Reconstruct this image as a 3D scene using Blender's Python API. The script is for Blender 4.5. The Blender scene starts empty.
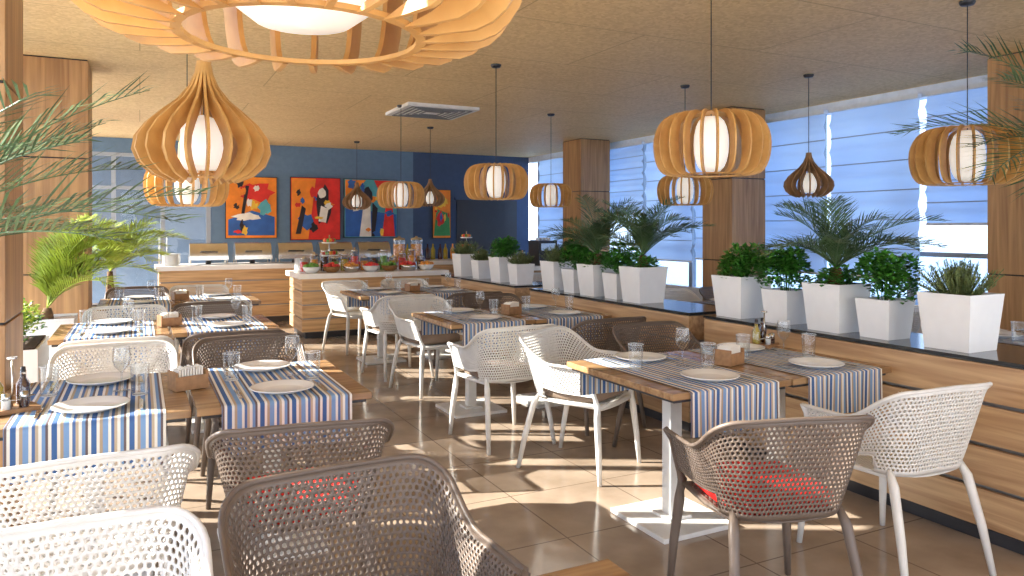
import bpy, math, random
from mathutils import Vector, Matrix
random.seed(7)
scn=bpy.context.scene
pi=math.pi
# ---------------------------------------------------------------- materials
def new_mat(name):
    m=bpy.data.materials.new(name); m.use_nodes=True
    nt=m.node_tree; p=nt.nodes['Principled BSDF']
    return m,nt,p
def mat(name,c,rough=.5,metal=0,emit=0,trans=0,coat=0,vary=0.06,vscale=12):
    m,nt,p=new_mat(name)
    p.inputs['Roughness'].default_value=rough; p.inputs['Metallic'].default_value=metal
    p.inputs['Transmission Weight'].default_value=trans
    p.inputs['Coat Weight'].default_value=coat
    if vary>0 and trans==0:
        tc=nt.nodes.new('ShaderNodeTexCoord'); n=nt.nodes.new('ShaderNodeTexNoise'); n.inputs['Scale'].default_value=vscale
        r=nt.nodes.new('ShaderNodeValToRGB')
        r.color_ramp.elements[0].position=.3; r.color_ramp.elements[1].position=.7
        r.color_ramp.elements[0].color=(*[x*(1-vary) for x in c],1); r.color_ramp.elements[1].color=(*[min(1,x*(1+vary)) for x in c],1)
        nt.links.new(tc.outputs['Object'],n.inputs['Vector']); nt.links.new(n.outputs['Fac'],r.inputs['Fac'])
        nt.links.new(r.outputs['Color'],p.inputs['Base Color'])
    else: p.inputs['Base Color'].default_value=(*c,1)
    if emit: 
        p.inputs['Emission Color'].default_value=(*c,1); p.inputs['Emission Strength'].default_value=emit
    return m
def wood(name,c1,c2,stretch,rough=.45,board=None):
    m,nt,p=new_mat(name)
    tc=nt.nodes.new('ShaderNodeTexCoord'); mp=nt.nodes.new('ShaderNodeMapping'); mp.inputs['Scale'].default_value=stretch
    n=nt.nodes.new('ShaderNodeTexNoise'); n.inputs['Scale'].default_value=1.0; n.inputs['Detail'].default_value=6; n.inputs['Distortion'].default_value=.6
    r=nt.nodes.new('ShaderNodeValToRGB'); e=r.color_ramp.elements
    e[0].position=.3; e[0].color=(*c1,1); e[1].position=.68; e[1].color=(*c2,1)
    L=nt.links.new
    L(tc.outputs['Object'],mp.inputs['Vector']); L(mp.outputs['Vector'],n.inputs['Vector']); L(n.outputs['Fac'],r.inputs['Fac'])
    L(r.outputs['Color'],p.inputs['Base Color']); p.inputs['Roughness'].default_value=rough
    b=nt.nodes.new('ShaderNodeBump'); b.inputs['Strength'].default_value=.08; L(n.outputs['Fac'],b.inputs['Height']); L(b.outputs['Normal'],p.inputs['Normal'])
    return m
oakY=wood('oak_boards',(.36,.20,.095),(.62,.41,.22),(30,1.5,30))
oakX=wood('oak_counter',(.44,.25,.11),(.74,.48,.24),(1.5,30,30))
oakZ=wood('oak_column',(.32,.16,.065),(.56,.32,.135),(22,22,1.2))
oakT=wood('oak_table',(.23,.125,.06),(.42,.26,.125),(2,30,30),.25)
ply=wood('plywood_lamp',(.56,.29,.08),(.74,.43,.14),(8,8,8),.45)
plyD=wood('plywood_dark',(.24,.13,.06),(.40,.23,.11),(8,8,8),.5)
white=mat('white_plastic',(.80,.79,.76),.35)
chairW=mat('chair_white_resin',(.72,.71,.68),.42)
chairT=mat('chair_taupe_resin',(.145,.110,.088),.42)
potW=mat('planter_white',(.86,.86,.85),.25,vary=.02)
soil=mat('soil',(.06,.035,.02),.9,vary=.4,vscale=60)
china=mat('china',(.86,.86,.84),.12,vary=.01)
steel=mat('steel',(.66,.64,.60),.22,1,vary=.05)
greym=mat('aluminium_strip',(.26,.26,.26),.35,.6)
dark=mat('dark_metal',(.03,.03,.035),.4)
blacktop=mat('black_glass_top',(.03,.032,.033),.12)
redc=mat('cushion_red',(.90,.012,.010),.7)
tauc=mat('cushion_taupe',(.24,.175,.13),.9)
counter=mat('counter_white',(.88,.86,.82),.2,vary=.02)
navy=mat('wall_navy',(.050,.085,.17),.7)
blue=mat('wall_blue',(.13,.22,.34),.7)
frame=mat('window_frame_paint',(.34,.38,.43),.4)
framew=mat('window_frame_white',(.78,.80,.84),.4)
leafP=mat('palm_leaf',(.085,.15,.065),.4,vary=.5,vscale=5)
leafY=mat('bright_leaf',(.34,.45,.05),.5,vary=.4,vscale=8)
leafB=mat('basil_leaf',(.07,.26,.03),.4,vary=.5,vscale=20)
leafR=mat('rosemary_leaf',(.15,.20,.07),.6,vary=.5,vscale=20)
bark=mat('palm_bark',(.16,.09,.04),.9,vary=.4,vscale=30)
bulb=mat('lamp_opal_glass',(1,.96,.88),.3,emit=.35,vary=0)
napk=mat('paper_napkin',(.9,.86,.78),.8)
napw=mat('napkin_box_wood',(.34,.18,.08),.5,vary=.2,vscale=30)
oil=mat('olive_oil',(.45,.33,.03),.15)
vin=mat('vinegar',(.05,.012,.008),.15)
foodo=mat('food_orange',(.85,.30,.04),.4,vary=.4,vscale=40); foodr=mat('food_red',(.7,.04,.03),.4,vary=.4,vscale=40)
foodg=mat('food_green',(.15,.35,.05),.5,vary=.5,vscale=40); basket=mat('basket',(.30,.15,.05),.7,vary=.4,vscale=50)
def clear(name,tint=(1,1,1),pw=3.0,mn=.04,mxv=.75):
    m=bpy.data.materials.new(name); m.use_nodes=True; nt=m.node_tree; nt.nodes.clear()
    o=nt.nodes.new('ShaderNodeOutputMaterial'); mx=nt.nodes.new('ShaderNodeMixShader'); t=nt.nodes.new('ShaderNodeBsdfTransparent'); gl=nt.nodes.new('ShaderNodeBsdfGlossy')
    lw=nt.nodes.new('ShaderNodeLayerWeight'); lw.inputs['Blend'].default_value=.5
    pm=nt.nodes.new('ShaderNodeMath'); pm.operation='POWER'; pm.inputs[1].default_value=pw
    mr=nt.nodes.new('ShaderNodeMapRange'); mr.inputs[3].default_value=mn; mr.inputs[4].default_value=mxv
    t.inputs['Color'].default_value=(*tint,1); gl.inputs['Roughness'].default_value=.03
    nt.links.new(lw.outputs['Facing'],pm.inputs[0]); nt.links.new(pm.outputs[0],mr.inputs[0]); nt.links.new(mr.outputs[0],mx.inputs['Fac'])
    nt.links.new(t.outputs[0],mx.inputs[1]); nt.links.new(gl.outputs[0],mx.inputs[2]); nt.links.new(mx.outputs[0],o.inputs[0])
    return m
glass=clear('drinking_glass_clear',(.93,.95,.96),2.0,.08,.9); pane=clear('window_pane_clear',(.97,.98,1),4,.02,.5)
tintp=clear('window_pane_blue_tint',(.66,.76,.88),4,.03,.5)
def blindmat(name,c0,c1,st):
    m,nt,p=new_mat(name); L=nt.links.new
    p.inputs['Base Color'].default_value=(.62,.72,.86,1); p.inputs['Roughness'].default_value=.9
    tr=nt.nodes.new('ShaderNodeBsdfTranslucent')
    tc=nt.nodes.new('ShaderNodeTexCoord'); n=nt.nodes.new('ShaderNodeTexNoise'); n.inputs['Scale'].default_value=.8
    r=nt.nodes.new('ShaderNodeValToRGB'); r.color_ramp.elements[0].position=.35; r.color_ramp.elements[1].position=.65
    r.color_ramp.elements[0].color=(*c0,1); r.color_ramp.elements[1].color=(*c1,1)
    L(tc.outputs['Object'],n.inputs['Vector']); L(n.outputs['Fac'],r.inputs['Fac']); L(r.outputs['Color'],tr.inputs['Color'])
    mx=nt.nodes.new('ShaderNodeMixShader'); mx.inputs['Fac'].default_value=.5
    o=nt.nodes['Material Output']
    L(p.outputs[0],mx.inputs[1]); L(tr.outputs[0],mx.inputs[2]); L(mx.outputs[0],o.inputs[0])
    return m
blindM=blindmat('roman_blind_fabric',(.42,.56,.78),(.68,.80,.93),.12)
def stripemat():
    m,nt,p=new_mat('striped_runner_cloth'); L=nt.links.new
    tc=nt.nodes.new('ShaderNodeTexCoord'); s=nt.nodes.new('ShaderNodeSeparateXYZ'); L(tc.outputs['Object'],s.inputs[0])
    mu=nt.nodes.new('ShaderNodeMath'); mu.operation='MULTIPLY'; mu.inputs[1].default_value=1/.125; L(s.outputs['X'],mu.inputs[0])
    fr=nt.nodes.new('ShaderNodeMath'); fr.operation='FRACT'; L(mu.outputs[0],fr.inputs[0])
    r=nt.nodes.new('ShaderNodeValToRGB'); r.color_ramp.interpolation='CONSTANT'
    cols=[(0,(.78,.75,.68)),(.08,(.06,.14,.34)),(.22,(.78,.75,.68)),(.30,(.44,.34,.24)),(.38,(.20,.34,.58)),(.52,(.78,.75,.68)),(.60,(.09,.17,.38)),(.68,(.52,.42,.30)),(.76,(.78,.75,.68)),(.84,(.18,.31,.54)),(.93,(.15,.11,.11))]
    e=r.color_ramp.elements
    e[0].position=0; e[0].color=(*cols[0][1],1); e[1].position=cols[1][0]; e[1].color=(*cols[1][1],1)
    for q,c in cols[2:]:
        x=e.new(q); x.color=(*c,1)
    L(fr.outputs[0],r.inputs['Fac']); L(r.outputs['Color'],p.inputs['Base Color']); p.inputs['Roughness'].default_value=.9
    return m
stripe=stripemat()
def floormat():
    m,nt,p=new_mat('beige_stone_tiles'); L=nt.links.new
    tc=nt.nodes.new('ShaderNodeTexCoord'); b=nt.nodes.new('ShaderNodeTexBrick')
    b.offset=0; b.inputs['Scale'].default_value=1; b.inputs['Brick Width'].default_value=.6; b.inputs['Row Height'].default_value=.6
    b.inputs['Mortar Size'].default_value=.004; b.inputs['Mortar Smooth'].default_value=.1
    n=nt.nodes.new('ShaderNodeTexNoise'); n.inputs['Scale'].default_value=3; n.inputs['Detail'].default_value=8
    r=nt.nodes.new('ShaderNodeValToRGB'); e=r.color_ramp.elements
    e[0].position=.3; e[0].color=(.27,.205,.15,1); e[1].position=.7; e[1].color=(.43,.34,.26,1)
    L(tc.outputs['Object'],b.inputs['Vector']); L(tc.outputs['Object'],n.inputs['Vector']); L(n.outputs['Fac'],r.inputs['Fac'])
    L(r.outputs['Color'],b.inputs['Color1']); L(r.outputs['Color'],b.inputs['Color2']); b.inputs['Mortar'].default_value=(.17,.125,.09,1)
    L(b.outputs['Color'],p.inputs['Base Color']); p.inputs['Roughness'].default_value=.13
    return m
def ceilmat():
    m,nt,p=new_mat('osb_ceiling_panels'); L=nt.links.new
    tc=nt.nodes.new('ShaderNodeTexCoord'); b=nt.nodes.new('ShaderNodeTexBrick')
    b.offset=.5; b.inputs['Scale'].default_value=1; b.inputs['Brick Width'].default_value=2.4; b.inputs['Row Height'].default_value=1.2
    b.inputs['Mortar Size'].default_value=.006
    n=nt.nodes.new('ShaderNodeTexVoronoi'); n.inputs['Scale'].default_value=38
    n2=nt.nodes.new('ShaderNodeTexNoise'); n2.inputs['Scale'].default_value=1.2; n2.inputs['Detail'].default_value=5
    r=nt.nodes.new('ShaderNodeValToRGB'); e=r.color_ramp.elements
    e[0].position=.0; e[0].color=(.64,.41,.17,1); e[1].position=1; e[1].color=(.92,.67,.34,1)
    mx=nt.nodes.new('ShaderNodeMix'); mx.inputs[0].default_value=.45
    sp=nt.nodes.new('ShaderNodeSeparateColor')
    L(tc.outputs['Object'],b.inputs['Vector']); L(tc.outputs['Object'],n.inputs['Vector']); L(tc.outputs['Object'],n2.inputs['Vector'])
    L(n.outputs['Color'],sp.inputs[0]); L(sp.outputs[0],mx.inputs[2]); L(n2.outputs['Fac'],mx.inputs[3]); L(mx.outputs[0],r.inputs['Fac'])
    L(r.outputs['Color'],b.inputs['Color1']); L(r.outputs['Color'],b.inputs['Color2']); b.inputs['Mortar'].default_value=(.54,.34,.14,1)
    L(b.outputs['Color'],p.inputs['Base Color']); p.inputs['Roughness'].default_value=.6
    return m
floorM=floormat(); ceilM=ceilmat()
# ---------------------------------------------------------------- builder
class B:
    def __init__(s): s.v=[];s.f=[];s.mi=[];s.sm=[];s.mats=[]
    def m(s,mt):
        if mt not in s.mats: s.mats.append(mt)
        return s.mats.index(mt)
    def add(s,vs,fs,mt,sm=False,M=None):
        o=len(s.v); k=s.m(mt)
        s.v+=[tuple(M@Vector(v)) if M else tuple(v) for v in vs]
        for f in fs: s.f.append([o+i for i in f]); s.mi.append(k); s.sm.append(sm)
    def box(s,x0,x1,y0,y1,z0,z1,mt,M=None):
        vs=[(x0,y0,z0),(x1,y0,z0),(x1,y1,z0),(x0,y1,z0),(x0,y0,z1),(x1,y0,z1),(x1,y1,z1),(x0,y1,z1)]
        s.add(vs,[(3,2,1,0),(4,5,6,7),(0,1,5,4),(1,2,6,5),(2,3,7,6),(3,0,4,7)],mt,False,M)
    def cb(s,cx,cy,cz,sx,sy,sz,mt,M=None): s.box(cx-sx/2,cx+sx/2,cy-sy/2,cy+sy/2,cz-sz/2,cz+sz/2,mt,M)
    def lathe(s,prof,seg,mt,c=(0,0,0),sm=True,M=None):
        vs=[];fs=[]
        for r,z in prof:
            for i in range(seg):
                a=2*pi*i/seg; vs.append((c[0]+r*math.cos(a),c[1]+r*math.sin(a),c[2]+z))
        for j in range(len(prof)-1):
            for i in range(seg):
                k=(i+1)%seg; fs.append((j*seg+i,j*seg+k,(j+1)*seg+k,(j+1)*seg+i))
        s.add(vs,fs,mt,sm,M)
    def tube(s,pts,rad,mt,seg=8,sm=True,flat=1.0):
        pts=[Vector(p) for p in pts]; vs=[];fs=[]
        for i,p in enumerate(pts):
            t=(pts[min(i+1,len(pts)-1)]-pts[max(i-1,0)]).normalized()
            u=t.cross(Vector((0,0,1)))
            if u.length<.05: u=t.cross(Vector((0,1,0)))
            u.normalize(); w=u.cross(t)
            r=rad[i] if isinstance(rad,(list,tuple)) else rad
            for k in range(seg):
                a=2*pi*k/seg+pi/seg; vs.append(p+u*(r*math.cos(a))+w*(r*flat*math.sin(a)))
        n=len(pts)
        for j in range(n-1):
            for i in range(seg):
                k=(i+1)%seg; fs.append((j*seg+i,j*seg+k,(j+1)*seg+k,(j+1)*seg+i))
        fs.append(tuple(range(seg))[::-1]); fs.append(tuple((n-1)*seg+i for i in range(seg)))
        s.add(vs,fs,mt,sm)
    def grid(s,fn,nu,nv,mt,sm=True):
        vs=[fn(i/nu,j/nv) for j in range(nv+1) for i in range(nu+1)]
        fs=[(j*(nu+1)+i,j*(nu+1)+i+1,(j+1)*(nu+1)+i+1,(j+1)*(nu+1)+i) for j in range(nv) for i in range(nu)]
        s.add(vs,fs,mt,sm)
    def mesh(s,name):
        me=bpy.data.meshes.new(name); me.from_pydata(s.v,[],s.f)
        for mt in s.mats: me.materials.append(mt)
        me.polygons.foreach_set('material_index',s.mi); me.polygons.foreach_set('use_smooth',s.sm); me.update()
        return me
    def obj(s,name,loc=(0,0,0),rot=0,bevel=0,parent=None):
        return place(s.mesh(name),name,loc,rot,bevel,parent)
def place(me,name,loc=(0,0,0),rot=0,bevel=0,parent=None,scale=1):
    o=bpy.data.objects.new(name,me); scn.collection.objects.link(o)
    o.location=loc; o.rotation_euler=(0,0,rot); o.scale=(scale,)*3
    if parent: o.parent=parent
    if bevel:
        b=o.modifiers.new('bevel','BEVEL'); b.width=bevel; b.segments=2; b.limit_method='ANGLE'; b.angle_limit=.6
    return o
# ---------------------------------------------------------------- room
CH=3.0; XL=-1.2; XR=7.6; YB=14.3; YF=-3.2
b=B(); b.box(XL-.1,XR+.1,YF-.1,YB+.1,-.1,0,floorM); b.obj('floor')
b=B(); b.box(XL-.2,XR+.2,YF-.2,YB+.2,CH,CH+.15,ceilM); b.obj('ceiling')
b=B(); b.box(-30,XL-.1,-25,40,-.2,-.12,mat('terrace_paving',(.6,.56,.50),.8)); b.box(XR+.1,40,-25,40,-.2,-.12,mat('terrace_paving_r',(.40,.45,.5),.8)); b.obj('ground_outside')
b=B()
b.box(1.15,4.95,YB,YB+.15,0,CH,blue); b.box(4.95,XR,YB,YB+.15,0,CH,navy); b.box(XL,1.15,YB,YB+.15,2.75,CH,blue)
b.obj('wall_back')
b=B()
for x in (-1.15,-.4,.36,1.1): b.box(x-.035,x+.035,YB,YB+.1,0,2.75,frame)
for z in (.04,2.15,2.72): b.box(XL,1.15,YB+.01,YB+.09,z-.03,z+.03,frame)
b.box(XL,1.15,YB+.045,YB+.05,.04,2.72,pane)
b.cb(.30,YB-.03,1.05,.02,.03,.5,steel); b.cb(.42,YB-.03,1.05,.02,.03,.5,steel)
b.obj('door_1')
b=B(); b.box(XL-1,3,YB+1.6,YB+1.7,-.1,3.2,mat('lobby_plaster',(.16,.21,.26),.8)); b.box(XL-1,3,YB+.2,YB+1.7,3.2,3.3,navy); b.obj('wall_lobby')
b=B(); b.box(5.9,7.3,YB-.02,YB,1.0,2.05,dark); b.box(5.85,7.35,YB-.04,YB,2.05,2.1,navy); b.box(5.9,7.3,YB-.3,YB,.0,.95,navy)  # flat dark sheet stands in for the shade inside the recessed opening
b.box(5.85,7.35,YB-.32,YB,.95,.99,blacktop); b.obj('service_hatch')
b=B(); b.box(XL,XR,YF-.15,YF,0,.3,navy); b.box(XL,XR,YF-.15,YF,2.85,CH,navy); b.obj('wall_front')
b=B()
b.box(XR,XR+.15,YF,YB,0,.55,framew); b.box(XR,XR+.15,YF,YB,2.88,CH,framew)
b.obj('wall_right')
b=B(); y=YF
while y<YB:
    b.box(XR+.02,XR+.10,y-.04,y+.04,.55,2.88,frame); y+=1.22
b.box(XR+.02,XR+.1,YF,YB,1.15,1.2,frame); b.box(XR+.055,XR+.06,YF,YB,.55,2.88,tintp)
b.obj('window_1')
b=B(); b.box(XL-.1,XL,YF,YB,2.85,CH,oakZ); b.box(XL-.1,XL,YF,YB,0,.12,oakZ)
for (a,c) in ((3.95,4.4),(8.0,8.6),(11.2,12.2)): b.box(XL-.1,XL,a,c,.12,2.85,oakZ)  # solid panels added between the panes to hold back part of the sun
b.obj('wall_left')
b=B(); y=YF
while y<YB:
    b.box(XL-.08,XL-.02,y-.035,y+.035,.12,2.85,frame); y+=.9
b.box(XL-.08,XL-.02,YF,YB,1.02,1.08,frame)
b.box(XL-.052,XL-.048,YF,YB,.12,2.85,pane)
b.obj('window_2')
for (y0,y1,z) in ((1.9,2.75,1.5),(5.95,6.4,1.9),(6.9,7.5,1.2),(9.4,10.1,1.6),(.2,1.3,1.2)):
    b=B(); b.box(XL+.03,XL+.035,y0,y1,z,2.8,blindM); b.cb(XL+.04,(y0+y1)/2,z,.02,y1-y0,.03,framew); b.cb(XL+.05,(y0+y1)/2,2.82,.06,y1-y0,.05,framew)
    b.obj('added_sun_blind')  # out-of-view blinds added to break the floor sunlight into patches
def column(x0,x1,y0,y1):
    b=B(); z=0
    for zz in (1.05,2.1,CH):
        b.box(x0,x1,y0,y1,z,zz-.012,oakZ); b.box(x0+.008,x1-.008,y0+.008,y1-.008,zz-.012,zz,dark); z=zz
    b.obj('wood_clad_column',bevel=.004)
column(-1.15,-.52,3.85,4.4); column(-1.0,-.42,7.8,8.4)
column(6.85,7.42,3.45,4.05); column(6.68,7.25,7.1,7.65); column(6.75,7.35,10.8,11.4)
def roman(y0,y1,zb,x=XR-.12):
    b=B()
    def fn(u,v):
        z=zb+(2.86-zb)*v; fold=abs(((v*6)%1)-.5)*2
        return (x-.04*(1-fold)**3, y0+(y1-y0)*u, z)
    b.grid(fn,2,48,blindM); b.cb(x,(y0+y1)/2,2.88,.07,y1-y0,.05,framew); b.cb(x-.005,(y0+y1)/2,zb,.02,y1-y0,.025,framew)
    for k in range(1,6): b.cb(x-.012,(y0+y1)/2,zb+(2.86-zb)*k/6,.008,y1-y0,.012,frame)
    b.obj('roman_blind')
yy=-1.0
zz=[.9,.9,.95,.9,1.5,.9,.9,1.0,.95,1.7,1.85,1.0,1.5,1.0]
for i in range(12):
    roman(yy+.03,yy+1.17,zz[i]); yy+=1.22
def partition(y0,y1):
    b=B(); x0,x1=3.5,4.0; H=.855
    b.box(x0+.03,x1-.03,y0+.03,y1-.03,0,H-.02,greym)
    b.box(x0+.02,x1-.02,y0+.02,y1-.02,0,.06,dark)
    z=.07
    while z<H-.1:
        h=.175
        b.box(x0,x0+.025,y0,y1,z,z+h,oakY); b.box(x1-.025,x1,y0,y1,z,z+h,oakY)
        b.box(x0+.025,x1-.025,y0,y0+.025,z,z+h,oakY); b.box(x0+.025,x1-.025,y1-.025,y1,z,z+h,oakY)
        z+=h+.02
    b.box(x0-.005,x1+.005,y0-.005,y1+.005,H-.018,H,blacktop)
    b.obj('wood_partition',bevel=.002)
partition(.9,3.99); partition(4.15,6.56); partition(6.9,9.0)
# ---------------------------------------------------------------- plants
def frond(b,base,az,e0,e1,L,leafL,mt,n=38,lw=.0055):
    p=Vector(base); pts=[p.copy()]; h=Vector((math.cos(az),math.sin(az),0)); tg=[]
    for i in range(n):
        t=i/n; e=e0+(e1-e0)*t**1.2; d=h*math.cos(e)+Vector((0,0,math.sin(e))); tg.append(d); p=p+d*L/n; pts.append(p.copy())
    q=pts[::3]+[pts[-1]]
    b.tube(q,[.006*(1-k/len(q)*.8) for k in range(len(q))],mt,4)
    side=Vector((-h.y,h.x,0))
    for i in range(5,n):
        t=i/n; ll=leafL*(math.sin(pi*(t*.85+.12))**.6)*random.uniform(.85,1.1)
        up=side.cross(tg[i])*-1
        for sg in (-1,1):
            d=(side*sg*.7+tg[i]*.8+up*random.uniform(.1,.45)).normalized()
            w=tg[i]*lw
            p0=pts[i]; p1=p0+d*ll*.5; p2=p0+d*ll+Vector((0,0,-ll*random.uniform(.0,.22)))
            b.add([p0-w*.5,p0+w*.5,p1+w,p1-w,p2],[(0,1,2,3),(3,2,4)],mt,False)
def palm(b,c,nf,L,leafL,mt,azr=(0,2*pi),trunk=.15,e=(.6,1.35),lw=.0055,dr=(.9,1.5)):
    b.tube([c,(c[0],c[1],c[2]+trunk*.5),(c[0],c[1],c[2]+trunk)],[.05,.045,.03],bark,8)
    top=(c[0],c[1],c[2]+trunk)
    for i in range(nf):
        az=azr[0]+(azr[1]-azr[0])*(i+random.uniform(.2,.8))/nf; e0=random.uniform(*e)
        frond(b,top,az,e0,e0-random.uniform(*dr),L*random.uniform(.75,1.1),leafL,mt,lw=lw)
def basil(b,c,R,H,n,mt):
    for k in range(14):
        a=random.uniform(0,2*pi); r=R*.6*random.random()
        b.tube([(c[0]+r*.4*math.cos(a),c[1]+r*.4*math.sin(a),c[2]),(c[0]+r*math.cos(a),c[1]+r*math.sin(a),c[2]+H*.75)],.003,mt,3)
    clumps=[(2*pi*i/9+random.uniform(-.3,.3),R*random.uniform(.25,.75),random.uniform(.5,1)) for i in range(9)]
    for k in range(n):
        ca,cr,ch=random.choice(clumps)
        cx=cr*math.cos(ca); cy=cr*math.sin(ca)
        th=random.uniform(0,2*pi); ph=random.uniform(-.8,1); q=R*.42*random.uniform(.6,1.15)
        dx,dy,dz=math.cos(th)*math.sqrt(1-ph*ph*.9),math.sin(th)*math.sqrt(1-ph*ph*.9),ph
        p=Vector((c[0]+cx+dx*q,c[1]+cy+dy*q,c[2]+max(.01,H*ch-q*.8+dz*q*1.2)))
        s=random.uniform(.02,.038); d=Vector((dx+random.uniform(-.6,.6),dy+random.uniform(-.6,.6),random.uniform(-.3,.7))).normalized()
        sd=d.cross(Vector((0,0,1))).normalized(); up=sd.cross(d)
        b.add([p,p+d*s*.5+sd*s*.42+up*s*.12,p+d*s*1.1,p+d*s*.5-sd*s*.42+up*s*.12,p+d*s*.5-up*.003],[(0,4,1),(1,4,2),(2,4,3),(3,4,0)],mt,True)
def rosemary(b,c,R,H,n,mt):
    for k in range(n):
        a=random.uniform(0,2*pi); r=R*random.random(); hh=H*random.uniform(.5,1.05)
        p0=Vector((c[0]+r*.5*math.cos(a),c[1]+r*.5*math.sin(a),c[2])); p1=Vector((c[0]+1.5*r*math.cos(a),c[1]+1.5*r*math.sin(a),c[2]+hh*(1-.35*(r/R)**2)))
        b.tube([p0,p1],[.0025,.0012],mt,3)
        for j in range(26):
            t=.1+.9*j/26; p=p0.lerp(p1,t); d=Vector((random.uniform(-1,1),random.uniform(-1,1),.7)).normalized(); s=random.uniform(.016,.028)
            sd=d.cross(Vector((0,0,1))).normalized()*.003
            b.add([p-sd,p+sd,p+d*s],[(0,1,2)],mt,False)
def planter(x,y,z,w,h,kind,name,rot=0):
    b=B(); t=w/2; k=w/2*.82
    def ring(r,zz): return [(-r,-r,zz),(r,-r,zz),(r,r,zz),(-r,r,zz)]
    vs=ring(k,0)+ring(t,h)+ring(t-.012,h)+ring(t-.02,h-.03)
    fs=[(3,2,1,0)]
    for L in range(3):
        for i in range(4):
            j=(i+1)%4; fs.append((L*4+i,L*4+j,L*4+4+j,L*4+4+i))
    b.add(vs,fs,potW); b.add(ring(t-.02,h-.03),[(0,1,2,3)],soil)
    c=(0,0,h-.03)
    if kind=='basil': basil(b,c,w*.72 if w<.25 else w*.62,w*1.25 if w<.25 else w*.8,1700,leafB)
    if kind=='rosemary': rosemary(b,c,w*.52,w*.72,210,leafR)
    if kind=='palm': palm(b,c,20,.60,.20,leafP,e=(.6,1.5),trunk=.12); basil(b,c,w*.45,w*.45,500,leafB)
    b.obj(name,(x,y,z),rot)
H=.8555
for y,w,h,k in [(2.31,.275,.28,'rosemary'),(2.73,.215,.215,'basil'),(3.05,.27,.28,'palm'),(3.43,.215,.215,'basil'),(3.82,.285,.28,'basil'),
                (4.93,.285,.29,'palm'),(5.26,.22,.22,'basil'),(5.6,.28,.28,'palm'),(5.95,.22,.22,'basil'),(6.3,.27,.28,'rosemary'),
                (7.1,.22,.22,'rosemary'),(7.5,.28,.28,'basil'),(8.1,.22,.22,'rosemary'),(8.6,.28,.28,'rosemary')]:
    planter(3.68,y,H,w,h,k,{'basil':'potted_basil','rosemary':'potted_rosemary','palm':'potted_palm'}[k])
def bigpalm(x,y,name,h,w,trunk,nf,L,leafL,mt,azr,e,lw=.0065,dr=(.9,1.5)):
    b=B(); k=w/2*.8; t=w/2
    vs=[(-k,-k,0),(k,-k,0),(k,k,0),(-k,k,0),(-t,-t,h),(t,-t,h),(t,t,h),(-t,t,h)]
    b.add(vs,[(3,2,1,0),(0,1,5,4),(1,2,6,5),(2,3,7,6),(3,0,4,7)],potW); b.add([(-t,-t,h-.02),(t,-t,h-.02),(t,t,h-.02),(-t,t,h-.02)],[(0,1,2,3)],soil)
    palm(b,(0,0,h-.03),nf,L,leafL,mt,azr,trunk,e,lw,dr)
    b.obj(name,(x,y,0))
bigpalm(-.90,2.95,'potted_palm',.7,.42,.55,13,1.22,.30,leafP,(-.5*pi+.5,.5*pi-.45),(.45,1.05),.006,(.5,.95))
bigpalm(-.66,6.95,'potted_bright_palm',.75,.4,.1,24,.85,.26,leafY,(-.9,1.6),(.8,1.5),.009)
bigpalm(-.30,9.5,'potted_palm',.6,.42,.4,20,.9,.28,leafY,(-1.2,2.2),(.7,1.45),.008)
bigpalm(4.6,2.05,'potted_palm',.7,.42,1.10,20,1.05,.34,leafP,(0,2*pi),(.3,1.35),.007,(.8,1.3))
b=B(); b.box(-1.0,-.6,5.75,6.45,0,.66,potW); b.box(-.98,-.62,5.77,6.43,.64,.67,soil); basil(b,(-.8,6.0,.67),.2,.28,700,leafY); basil(b,(-.8,6.28,.67),.18,.26,500,leafB); b.obj('planter_box')
# ---------------------------------------------------------------- chairs
def rimh(s):
    t=abs(2*s-1); q=min(1,max(0,(t-.30)/.40)); q=q*q*(3-2*q)
    return .81-.14*q-.012*t
def tub(s,v):
    w=.222+.066*v**.8; bk=.215+.08*v; f=.235-.03*v; r=.115
    if v>.85: w+=.018*((v-.85)/.15)**2
    L1=f+bk-r; La=pi*r/2; Lb=2*(w-r); T=2*L1+2*La+Lb; d=s*T
    if d<=L1: x,y=w,f-d
    elif d<=L1+La:
        a=(d-L1)/r; x=w-r+r*math.cos(a); y=-bk+r-r*math.sin(a)
    elif d<=L1+La+Lb: x=w-r-(d-L1-La); y=-bk
    elif d<=L1+2*La+Lb:
        a=(d-L1-La-Lb)/r; x=-(w-r)-r*math.sin(a); y=-bk+r-r*math.cos(a)
    else: x=-w; y=-bk+r+(d-L1-2*La-Lb)
    z=.44+(rimh(s)-.44)*v
    return (x,y,z)
def seat(u,v):
    y=.245-.455*v; bk=.215; r=.115; w=.222
    if y<-bk+r: 
        k=r-(y+bk); w=w-r+math.sqrt(max(0,r*r-k*k))
    x=(2*u-1)*w
    z=.44-.012*(1-(2*u-1)**2)-(.03*((.08-v)/.08)**2 if v<.08 else 0)
    return (x,y,z)
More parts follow.
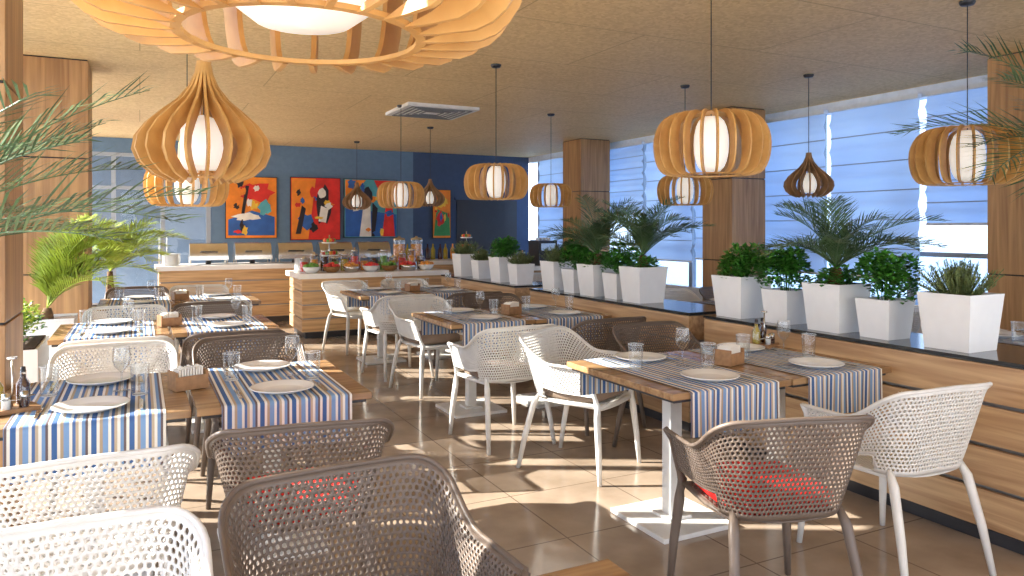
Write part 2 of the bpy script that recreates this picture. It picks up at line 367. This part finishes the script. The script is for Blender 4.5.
def perf(b,fn,nu,nv,mt,hole=.36,gap=None):
    for j in range(nv):
        off=.5 if j%2 else 0
        for i in range(-1 if off else 0,nu):
            u0=(i+off)/nu; u1=(i+1+off)/nu; v0=j/nv; v1=(j+1)/nv
            edge=False
            if u0<0: u0=0; edge=True
            if u1>1: u1=1; edge=True
            um=(u0+u1)/2
            if gap and (um<gap[0] or um>1-gap[0]):
                if j<gap[1]: continue
                if j==gap[1]: edge=True
            if j==0 or j==nv-1: edge=True
            out=[(u0,v0),(um,v0),(u1,v0),(u1,v1),(um,v1),(u0,v1)]
            if edge:
                b.add([fn(*q) for q in out],[(0,1,2,3,4,5)],mt,True)
            else:
                cv=(v0+v1)/2; du=(u1-u0); dv=(v1-v0)
                inn=[(um-du*hole*.85,cv-dv*hole*.55),(um,cv-dv*hole*1.1),(um+du*hole*.85,cv-dv*hole*.55),(um+du*hole*.85,cv+dv*hole*.55),(um,cv+dv*hole*1.1),(um-du*hole*.85,cv+dv*hole*.55)]
                b.add([fn(*q) for q in out+inn],[(k,(k+1)%6,6+(k+1)%6,6+k) for k in range(6)],mt,True)
import bmesh
chair_mesh={}
def build_chair(mt,key):
    NV=21; G=5; b=B(); perf(b,tub,78,NV,mt,gap=(.27,G)); perf(b,seat,26,24,mt)
    me=b.mesh('shell_'+key); bm=bmesh.new(); bm.from_mesh(me); bmesh.ops.remove_doubles(bm,verts=bm.verts,dist=.0005); bm.to_mesh(me); bm.free()
    g=B()
    g.tube([tub(k/60,1) for k in range(61)],.0085,mt,6)
    for sx in (-1,1):
        g.tube([tub((k/60 if sx>0 else 1-k/60),G/NV) for k in range(17)]+[tub(.28 if sx>0 else .72,.06)],.006,mt,6)
        fr=[tub(0 if sx>0 else 1,1-k/5) for k in range(6)]
        pts=[Vector(p)+Vector((0,.004,0)) for p in fr]
        pts+= [Vector((sx*.232,.245,.36)),Vector((sx*.25,.262,.18)),Vector((sx*.262,.275,0))]
        g.tube(pts,[.012]*5+[.02,.021,.018,.013],mt,8)
        g.tube([(sx*.20,-.16,.47),(sx*.215,-.20,.40),(sx*.235,-.25,.2),(sx*.25,-.29,0)],[.012,.02,.018,.013],mt,8)
        g.tube([(sx*.222,.23,.43),(sx*.224,0,.43),(sx*.20,-.15,.43)],.011,mt,6)
    g.tube([(-.22,.235,.422),(.22,.235,.422)],.011,mt,6)
    chair_mesh[key]=(me,g.mesh('frame_'+key))
build_chair(chairW,'white'); build_chair(chairT,'taupe')
def cushion(mt,nm):
    b=B(); vs=[];fs=[]
    prof=[(.93,0),(1,.008),(1.02,.035),(1,.058),(.88,.070),(.4,.074),(0,.074)]
    seg=32
    for r,z in prof:
        for i in range(seg):
            a=2*pi*i/seg; c,s_=math.cos(a),math.sin(a); q=(abs(c)**6+abs(s_)**6)**(-1/6)
            vs.append((.208*r*q*c,.02+.205*r*q*s_,.443+z))
    for j in range(len(prof)-1):
        for i in range(seg):
            k=(i+1)%seg; fs.append((j*seg+i,j*seg+k,(j+1)*seg+k,(j+1)*seg+i))
    b.add(vs,fs,mt,True); return b.mesh(nm)
cush={'red':cushion(redc,'cushion_red'),'taupe':cushion(tauc,'cushion_taupe')}
def chair(x,y,rot,key,cu=None):
    e=bpy.data.objects.new('dining_armchair',None); scn.collection.objects.link(e); e.location=(x,y,0); e.rotation_euler=(0,0,rot); e.empty_display_size=.1
    s=place(chair_mesh[key][0],'perforated_shell',parent=e); m=s.modifiers.new('sol','SOLIDIFY'); m.thickness=.006; m.offset=0
    place(chair_mesh[key][1],'legs_and_rim',parent=e)
    if cu: place(cush[cu],'seat_cushion',parent=e)
r=random.uniform
CH_=[(2.11,2.08,-.30,'taupe','red'),(2.98,2.18,-.08,'white',None),(2.42,3.88,pi+.5,'white','taupe'),(3.08,3.82,pi,'taupe',None),
(2.24,4.62,.05,'white','taupe'),(3.06,4.70,0,'taupe',None),(2.35,6.32,pi+.2,'white','taupe'),(3.05,6.3,pi,'taupe',None),
(2.3,7.12,.1,'white','taupe'),(3.05,7.1,0,'taupe',None),(2.3,8.8,pi+.3,'white',None),(3.0,8.8,pi,'white',None),
(.53,2.78,-.15,'taupe','red'),(-.15,2.70,.05,'white',None),(.58,4.42,pi,'taupe',None),(-.12,4.42,pi,'white',None),
(.55,5.2,0,'taupe',None),(-.12,5.2,0,'white',None),(.55,6.68,pi,'taupe',None),(-.1,6.68,pi,'white',None),
(.6,7.33,0,'white',None),(.6,8.85,pi,'white',None),(-.02,8.85,pi,'taupe',None),
(.49,1.72,pi+.06,'taupe',None),(-.17,1.61,pi,'white',None),
(5.0,4.3,0,'taupe',None),(5.7,4.3,0,'white',None),(5.0,6.0,pi,'white',None),(5.7,6.0,pi,'taupe',None),(5.0,7.4,0,'white',None),(5.7,9.1,pi,'taupe',None),(5.0,9.1,pi,'white',None),
(5.7,1.75,0,'taupe',None),(5.7,3.4,pi,'white',None)]
for c in CH_: chair(*c)
# ---------------------------------------------------------------- tables
b=B(); b.cb(0,0,.735,.70,.88,.03,oakT); b.cb(0,0,.712,.66,.84,.016,dark)
b.cb(0,0,.36,.07,.07,.70,chairW); b.cb(0,0,.012,.44,.44,.024,chairW); b.cb(0,0,.03,.14,.14,.016,chairW); b.cb(0,0,.69,.4,.5,.02,dark)
tableM=b.mesh('dining_table')
b=B()
def rn(u,v):
    x=(u-.5)*.52; L=.445; hang=.20; tot=2*L+2*hang; d=v*tot
    if d<hang: return (x,-L-.004-.005*math.sin(u*14)*(1-d/hang),.755-(hang-d))
    if d<hang+2*L: return (x,-L+(d-hang),.7535)
    return (x,L+.004+.004*math.sin(u*12),.755-(d-hang-2*L))
b.grid(rn,24,60,stripe); runM=b.mesh('table_runner')
b=B(); b.lathe([(0,.0),(.075,.0),(.08,.004),(.125,.016),(.135,.021),(.136,.024),(.13,.024),(.09,.010),(.08,.008),(0,.008)],40,china); plateM=b.mesh('dinner_plate')
b=B(); b.lathe([(0,.002),(.029,.002),(.032,.012),(.034,.05),(.038,.125),(.0385,.127)],28,glass); b.lathe([(.0370,.126),(.0395,.126),(.0395,.1275),(.0370,.1275)],28,china); b.lathe([(.0,.001),(.03,.001),(.03,.004)],20,china); glassM=b.mesh('drinking_glass')
b=B(); b.lathe([(0,.002),(.034,.003),(.006,.008),(.004,.02),(.004,.08),(.012,.09),(.03,.11),(.036,.135),(.035,.165),(.031,.19)],24,glass); b.lathe([(.030,.189),(.0322,.189),(.0322,.191),(.030,.191)],24,china); wineM=b.mesh('wine_glass')
b=B()
b.cb(0,-.03,.002,.012,.10,.003,steel); b.cb(0,.035,.002,.02,.05,.003,steel)
for k in (-1.5,-.5,.5,1.5): b.cb(k*.006,.08,.002,.003,.045,.003,steel)
forkM=b.mesh('fork')
b=B(); b.cb(0,-.05,.003,.013,.09,.005,steel); b.add([(-.008,-.005,.001),(.008,-.005,.001),(.009,.08,.001),(-.002,.11,.001),(-.008,.09,.001),(-.008,-.005,.004),(.008,-.005,.004),(.009,.08,.003),(-.002,.11,.003),(-.008,.09,.003)],[(0,1,2,3,4),(5,6,7,8,9),(0,1,6,5),(1,2,7,6),(2,3,8,7),(3,4,9,8),(4,0,5,9)],steel); knifeM=b.mesh('knife')
b=B(); b.cb(0,0,.006,.14,.10,.012,napw); b.cb(-.065,0,.045,.01,.10,.07,napw); b.cb(.065,0,.045,.01,.10,.07,napw); b.cb(0,-.045,.035,.12,.01,.05,napw); b.cb(0,.045,.035,.12,.01,.05,napw)
for k in range(9): b.cb(-.048+k*.012,0,.048+.004*(k%3),.007,.075,.08,napk)
napM=b.mesh('napkin_holder')
b=B(); b.cb(0,0,.008,.16,.12,.016,napw); b.tube([(0,0,.01),(0,0,.2)],.004,steel,6); b.lathe([(.018,0),(.02,.004),(.018,.008)],12,steel,(0,0,.2))
for (px,py,mm) in ((-.045,.03,oil),(.045,.03,vin)):
    b.lathe([(0,.016),(.022,.016),(.024,.03),(.024,.09),(.01,.115),(.01,.13)],16,mm,(px,py,0)); b.lathe([(.0255,.016),(.0255,.095),(.011,.12),(.011,.145),(0,.15)],16,glass,(px,py,0)); b.lathe([(.011,.14),(.009,.16),(0,.162)],10,dark,(px,py,0))
for (px,mm) in ((-.03,china),(.03,vin)):
    b.lathe([(0,.016),(.016,.016),(.016,.05)],12,mm,(px,-.035,0)); b.lathe([(.017,.016),(.017,.06)],12,glass,(px,-.035,0)); b.lathe([(.017,.058),(.015,.075),(0,.078)],12,steel,(px,-.035,0))
b.tube([(-.078,0,.05),(0,-.058,.05),(.078,0,.05),(0,.058,.05),(-.078,0,.05)],.002,steel,5)
cruM=b.mesh('cruet_set')
TZ=.7545
def tableset(xs,yc,full=True,nap=True,cru=None):
    for x in xs:
        place(tableM,'dining_table',(x,yc,0),0,.003)
        if not full: continue
        place(runM,'striped_table_runner',(x,yc,0))
        for sg in (-1,1):
            place(plateM,'dinner_plate',(x+random.uniform(-.01,.01),yc+sg*.275,TZ))
            place(forkM,'fork',(x-sg*-.175,yc+sg*.27,TZ),0 if sg<0 else pi); place(knifeM,'knife',(x-sg*.175,yc+sg*.27,TZ),0 if sg<0 else pi)
            place(glassM,'drinking_glass',(x-sg*.17,yc+sg*.07,TZ))
            if sg>0: place(wineM,'wine_glass',(x+.10*sg,yc+sg*.04,TZ))
    if full and nap: place(napM,'napkin_holder',((xs[0]+xs[1])/2,yc-.02,TZ),.3)
    if cru: place(cruM,'cruet_set',(cru[0],cru[1],TZ),.4)
tableset((2.38,3.09),2.95,cru=(3.34,3.28)); tableset((2.38,3.09),5.47); tableset((2.38,3.09),7.95)
tableset((-.17,.55),3.58,cru=(-.44,3.42)); tableset((-.17,.55),5.92); tableset((.0,.71),8.0)
tableset((-.17,.55),.89,False)
tableset((5.0,5.71),5.15); tableset((5.0,5.71),8.25); tableset((5.0,5.71),2.6)
# ---------------------------------------------------------------- pendants
def fin_lamp(name,outer,inner,n,mt,loc,bulbprof,ztop,rot=0,th=.0045):
    b=B()
    for k in range(n):
        a=2*pi*k/n; c,s=math.cos(a),math.sin(a); vs=[]
        for sd in (-th,th):
            for (r_,z_) in outer+inner[::-1]: vs.append((r_*c-sd*s,r_*s+sd*c,z_))
        m=len(outer); tot=2*m; fs=[]
        for i in range(m-1): fs.append((i,i+1,tot-2-i,tot-1-i)); fs.append((tot+tot-1-i,tot+tot-2-i,tot+i+1,tot+i))
        for i in range(tot): j=(i+1)%tot; fs.append((i,tot+i,tot+j,j))
        b.add(vs,fs,mt)
    rt=outer[0][0]+.004; zt=inner[0][1]; b.lathe([(0,zt-.008),(rt,zt-.008),(rt,zt-.002),(0,zt-.002)],24,mt,sm=False)
    rb=inner[-1][0]; zb=inner[-1][1]; b.lathe([(rb-.008,zb+.002),(rb+.008,zb+.002),(rb+.008,zb+.010),(rb-.008,zb+.010),(rb-.008,zb+.002)],32,mt,sm=False)
    b.lathe(bulbprof,28,bulb)
    H_=CH-loc[2]
    b.tube([(0,0,bulbprof[-1][1]-.01),(0,0,ztop),(0,0,H_)],.0035,dark,6)
    b.lathe([(0,H_-.03),(.04,H_-.028),(.05,H_-.012),(.05,H_)],20,dark)
    b.obj(name,loc,rot)
def pumpkin(x,y,z,R=.3,n=20,big=1.0,th=.005):
    k=R/.3; out=[];inn=[]
    for i in range(17):
        t=pi*(i/16); zz=.165*k*math.cos(t); base=.34 if t<pi/2 else .60
        rr=R*(base+(1-base)*math.sin(t)**.6)
        out.append((rr,zz)); wd=(.03+.03*math.sin(t))*k
        inn.append((max(rr-wd,.04*k),zz*(.93 if 0<i<16 else 1)))
    br=.09*k*big; bp=[(0,-.15*k)]+[(br*math.sin(t*pi/10)**.6,-.15*k*math.cos(t*pi/10)) for t in range(1,10)]+[(0.01,.145*k)]
    fin_lamp('slatted_pendant_lamp',out,inn,n,ply,(x,y,z),bp,.165*k,.1,th)
def onion(x,y,z,s=1.0,mt=None,n=16):
    mt=mt or ply
    o=[(.030,.37),(.042,.31),(.068,.25),(.115,.19),(.180,.135),(.245,.075),(.290,.01),(.300,-.05),(.275,-.11),(.22,-.16),(.15,-.19)]
    i=[(.012,.37),(.012,.31),(.022,.235),(.055,.165),(.110,.105),(.170,.05),(.215,.0),(.228,-.05),(.21,-.09),(.17,-.13),(.12,-.165)]
    o=[(a*s,c*s) for a,c in o]; i=[(a*s,c*s) for a,c in i]
    bp=[(0,-.13*s),(.085*s,-.13*s),(.1*s,-.11*s),(.1*s,.05*s),(.06*s,.10*s),(.012*s,.12*s)]
    fin_lamp('onion_slatted_pendant_lamp',o,i,n,mt,(x,y,z),bp,.37*s,th=.006)
pumpkin(.24,1.24,1.98,.385,26,1.35)
onion(.27,3.78,1.87,1.02,n=20)
pumpkin(.33,6.3,1.80,.31)
pumpkin(3.17,3.55,1.98,.355,22)
pumpkin(3.0,6.3,1.895,.305); pumpkin(2.93,8.93,1.875,.30); pumpkin(4.96,8.69,1.9,.29); pumpkin(5.26,6.3,1.87,.30)
pumpkin(5.02,3.1,1.95,.355,22)
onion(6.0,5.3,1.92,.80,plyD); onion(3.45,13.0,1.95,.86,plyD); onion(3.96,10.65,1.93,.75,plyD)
b=B(); b.cb(3.4,9.1,CH-.02,.95,.95,.04,white)
for k in range(5):
    q=.40-k*.07
    for (dx,dy,sx,sy) in ((0,q,2*q,.015),(0,-q,2*q,.015),(q,0,.015,2*q),(-q,0,.015,2*q)): b.cb(3.4+dx,9.1+dy,CH-.045,sx,sy,.012,greym)
b.obj('ceiling_air_vent')
for (x,y) in ((1.6,2.6),(1.6,5.0),(1.6,7.4),(1.6,9.8),(4.1,3.2),(4.1,5.4),(4.1,7.6),(6.2,4.6),(6.2,7.0),(1.6,12),(4,12),(2.6,4.2),(5.6,4.2),(.6,9.8)):
    b=B(); b.lathe([(.045,CH-.006),(.07,CH-.01),(.07,CH)],20,white); b.lathe([(0,CH-.003),(.046,CH-.003)],20,dark if (x+y)%2>1 else bulb); b.obj('recessed_downlight')
# ---------------------------------------------------------------- buffet counters
def bar(x0,x1,y0,y1,H,name):
    b=B(); b.box(x0+.1,x1-.1,y0+.1,y1-.1,0,.08,dark); b.box(x0+.07,x1-.07,y0+.07,y1-.07,.08,H-.05,greym)
    z=.09; h=(H-.06-.09-3*.018)/4
    for k in range(4):
        b.box(x0+.05,x1-.05,y0+.05,y0+.075,z,z+h,oakX); b.box(x0+.05,x1-.05,y1-.075,y1-.05,z,z+h,oakX)
        b.box(x0+.05,x0+.075,y0+.075,y1-.075,z,z+h,oakY); b.box(x1-.075,x1-.05,y0+.075,y1-.075,z,z+h,oakY); z+=h+.018
    b.box(x0,x1,y0,y1,H-.07,H,counter); b.obj(name,bevel=.004)
bar(1.85,3.95,9.85,10.85,.86,'buffet_island_counter'); bar(.2,5.4,11.9,12.75,.9,'buffet_counter')
bar(4.6,6.3,10.4,11.0,.85,'buffet_side_counter')
def chafing(x,y):
    b=B(); b.cb(0,0,.10,.56,.38,.06,steel)
    for sx in (-1,1):
        for sy in (-1,1): b.tube([(sx*.26,sy*.16,0),(sx*.26,sy*.16,.13)],.01,steel,6)
    def fn(u,v):
        a=pi*u; return ((v-.5)*.54,-.18*math.cos(a),.13+.2*math.sin(a))
    b.grid(fn,14,2,steel)
    for sx in (-.27,.27): b.add([(sx,-.18*math.cos(pi*k/14),.13+.2*math.sin(pi*k/14)) for k in range(15)],[tuple(range(15))],steel)
    b.tube([(-.12,-.175,.19),(-.12,-.21,.2),(.12,-.21,.2),(.12,-.175,.19)],.008,dark,6); b.lathe([(0,0),(.04,0),(.04,.05),(0,.05)],14,dark)
    b.obj('chafing_dish',(x,y,.9))
for x in (.95,1.6,2.25,2.9,3.55): chafing(x,12.38)
def bottle(x,y,z,mm,h=.28):
    b=B(); b.lathe([(0,0),(.04,0),(.042,.02),(.042,h*.6),(.015,h*.8),(.014,h*.97),(0,h)],16,mm); b.obj('bottle',(x,y,z))
for k in range(9): bottle(4.1+k*.12,12.45+.05*(k%2),.9,[vin,oil,foodo,foodr,vin,oil][k%6])
def dispenser(x,y,z,mm):
    b=B(); b.cb(0,0,.05,.2,.2,.1,steel); b.lathe([(0,.1),(.08,.1),(.085,.12),(.085,.36),(0,.36)],20,mm); b.lathe([(.09,.1),(.09,.42)],20,glass); b.lathe([(.095,.42),(.08,.45),(.02,.46),(.02,.48),(0,.48)],20,steel); b.tube([(0,-.1,.06),(0,-.14,.06),(0,-.14,.03)],.01,steel,6); b.obj('juice_dispenser',(x,y,z))
dispenser(3.45,10.6,.86,foodo); dispenser(3.72,10.6,.86,foodo)
def bowl(x,y,z,mm,mf,R=.12):
    b=B(); b.lathe([(0,0),(R*.5,0),(R*.8,.03),(R,.08),(R*.95,.08),(0,.05)],24,mm)
    for k in range(26):
        a=r(0,2*pi); q=R*.75*math.sqrt(random.random()); s=r(.018,.032); b.lathe([(0,-s),(s*.8,-s*.6),(s,0),(s*.8,s*.6),(0,s)],8,mf,(q*math.cos(a),q*math.sin(a),.075+.04*(1-q/R)))
    b.obj('food_bowl',(x,y,z))
for k,(x,y) in enumerate(((2.05,10.05),(2.32,10.05),(2.59,10.05),(2.86,10.05),(3.13,10.05),(3.40,10.05),(3.67,10.05),(2.78,10.6),(3.08,10.6))):
    bowl(x,y,.86,[china,basket,steel][k%3],[foodg,foodr,foodo,foodr][k%4])
def jar(x,y,z,mm,h=.2):
    b=B(); b.lathe([(0,.004),(.052,.004),(.052,h*.7),(0,h*.7)],18,mm); b.lathe([(.057,0),(.058,h*.85),(.045,h*.92)],18,glass); b.lathe([(0,h*.92),(.048,h*.92),(.05,h),(.012,h*1.03),(.014,h*1.12),(0,h*1.14)],18,steel); b.obj('glass_food_jar',(x,y,z))
for k in range(13): jar(2.0+k*.14,10.30,.86,[foodr,foodo,vin,foodg,oil][k%5],.19+.05*(k%3))
for k in range(7): jar(4.75+k*.13,10.62,.85,[foodo,foodr,oil][k%3],.22)
b=B(); b.tube([(0,0,0),(0,0,.5)],.01,steel,8)
for z,R in ((.02,.15),(.2,.13),(.38,.1)):
    b.lathe([(0,z),(R,z),(R+.01,z+.015),(R,z+.02),(0,z+.008)],24,china)
    for k in range(12):
        a=2*pi*k/12; b.lathe([(0,-.03),(.025,-.02),(.032,0),(.025,.02),(0,.03)],8,[foodo,foodr,foodg][k%3],((R-.04)*math.cos(a),(R-.04)*math.sin(a),z+.045))
fs=b.mesh('tiered_fruit_stand'); place(fs,'tiered_fruit_stand',(2.42,10.62,.86)); place(fs,'tiered_fruit_stand',(5.2,12.15,.9))
def platestack(x,y,z,n=14):
    b=B()
    for k in range(n): b.lathe([(0,k*.012),(.08,k*.012),(.13,k*.012+.014),(.13,k*.012+.018),(.08,k*.012+.006),(0,k*.012+.006)],24,china)
    b.obj('stack_of_plates',(x,y,z))
platestack(2.06,10.62,.861); platestack(.42,12.2,.901); platestack(4.85,10.84,.851); platestack(5.2,10.84,.851,9)
b=B(); b.cb(0,0,.2,.34,.36,.40,dark); b.cb(0,-.19,.3,.28,.02,.12,steel); b.cb(0,-.2,.03,.3,.14,.03,steel); b.tube([(0,-.2,.22),(0,-.25,.2),(0,-.25,.15)],.015,steel,8)
for k in range(4): b.lathe([(0,.4),(.025,.4),(.032,.45),(0,.45)],10,china,(-.1+.07*k,0,0))
b.obj('coffee_machine',(5.95,10.7,.85))
# ---------------------------------------------------------------- wall paintings
pc={k:mat('paint_'+k,c,.6,vary=.15,vscale=6) for k,c in dict(orange=(.90,.26,.02),red=(.75,.03,.02),blue=(.03,.12,.40),black=(.02,.015,.02),white=(.85,.8,.7),teal=(.1,.4,.45),yellow=(.9,.55,.05),green=(.05,.28,.08)).items()}
def blob(cx,cy,rx,ry,n=14,w=.25,ph=0): return [(min(.98,max(.02,cx+rx*math.cos(2*pi*i/n)*(1+w*math.sin(3*i+ph)))),min(.98,max(.02,cy+ry*math.sin(2*pi*i/n)*(1+w*math.cos(2*i+ph))))) for i in range(n)]
def painting(x0,x1,z0,z1,bg,shapes):
    b=B(); b.box(x0,x1,YB-.05,YB,z0,z1,pc['black']); b.box(x0+.01,x1-.01,YB-.054,YB-.05,z0+.01,z1-.01,pc[bg])
    extra=[(random.choice(['orange','red','yellow','white','black','blue']),blob(r(.1,.9),r(.08,.92),r(.03,.10),r(.02,.09),12,.3,r(0,6))) for _ in range(16)]
    for n,(c,pts) in enumerate(extra[:8]+shapes+extra[8:]):
        ps=[(x0+(x1-x0)*u,YB-.056-.0012*n,z0+(z1-z0)*v) for u,v in pts]; b.add(ps,[tuple(range(len(ps)))],pc[c])
    b.obj('wall_painting')
painting(1.38,2.28,1.27,2.40,'orange',[('blue',[(.05,.05),(.95,.05),(.95,.35),(.5,.45),(.05,.3)]),('white',blob(.4,.35,.25,.06)),('red',blob(.6,.75,.3,.15,ph=2)),('black',[(.3,.4),(.36,.4),(.45,.85),(.38,.85)]),('teal',blob(.75,.5,.12,.12))])
painting(2.52,3.46,1.23,2.42,'red',[('orange',[(.02,.02),(.35,.02),(.5,.98),(.02,.98)]),('black',blob(.65,.55,.14,.3,ph=1)),('white',blob(.62,.75,.08,.08,w=.1)),('white',[(.55,.3),(.7,.28),(.75,.5),(.6,.55)]),('blue',blob(.3,.3,.15,.12,ph=3)),('black',[(.1,.1),(.2,.1),(.3,.5),(.22,.55)])])
painting(3.53,4.60,1.27,2.42,'teal',[('blue',[(.02,.02),(.98,.02),(.98,.4),(.02,.5)]),('orange',[(.02,.6),(.4,.98),(.02,.98)]),('red',[(.55,.98),(.98,.98),(.98,.6),(.7,.7)]),('white',[(.28,.02),(.5,.02),(.48,.6),(.36,.62)]),('black',blob(.42,.72,.1,.14,w=.15)),('red',[(.7,.02),(.95,.02),(.9,.55),(.78,.6)]),('black',blob(.83,.7,.08,.1,w=.1)),('black',[(.5,.02),(.56,.02),(.62,.5),(.52,.6)])])
painting(5.35,5.75,1.25,2.25,'orange',[('green',[(.05,.05),(.95,.05),(.9,.5),(.2,.6)]),('yellow',blob(.5,.75,.3,.12)),('red',blob(.4,.4,.2,.15))])
# ---------------------------------------------------------------- light
w=bpy.data.worlds.new('World'); scn.world=w; w.use_nodes=True; nt=w.node_tree
bg=nt.nodes['Background']; bg.inputs[1].default_value=4.0
tc=nt.nodes.new('ShaderNodeTexCoord'); sp=nt.nodes.new('ShaderNodeSeparateXYZ'); rp=nt.nodes.new('ShaderNodeValToRGB')
rp.color_ramp.elements[0].position=0; rp.color_ramp.elements[0].color=(.96,.97,1,1); rp.color_ramp.elements[1].position=.7; rp.color_ramp.elements[1].color=(.58,.72,.98,1)
nt.links.new(tc.outputs['Generated'],sp.inputs[0]); nt.links.new(sp.outputs['Z'],rp.inputs['Fac']); nt.links.new(rp.outputs['Color'],bg.inputs[0])
s=bpy.data.lights.new('sun','SUN'); s.energy=22; s.angle=.009; s.color=(1,.93,.80); so=bpy.data.objects.new('sun',s); scn.collection.objects.link(so)
so.rotation_euler=Vector((.78,-.42,-.46)).to_track_quat('-Z','Y').to_euler(); so.location=(-6,8,6)
cam=bpy.data.cameras.new('camera'); cam.sensor_width=36; cam.lens=26.02; cam.shift_y=-60/1024; cam.clip_start=.05
co=bpy.data.objects.new('camera',cam); scn.collection.objects.link(co); co.location=(0,0,1.46); co.rotation_euler=(pi/2,0,-math.radians(26.7)); scn.camera=co
scn.view_settings.view_transform='Standard'
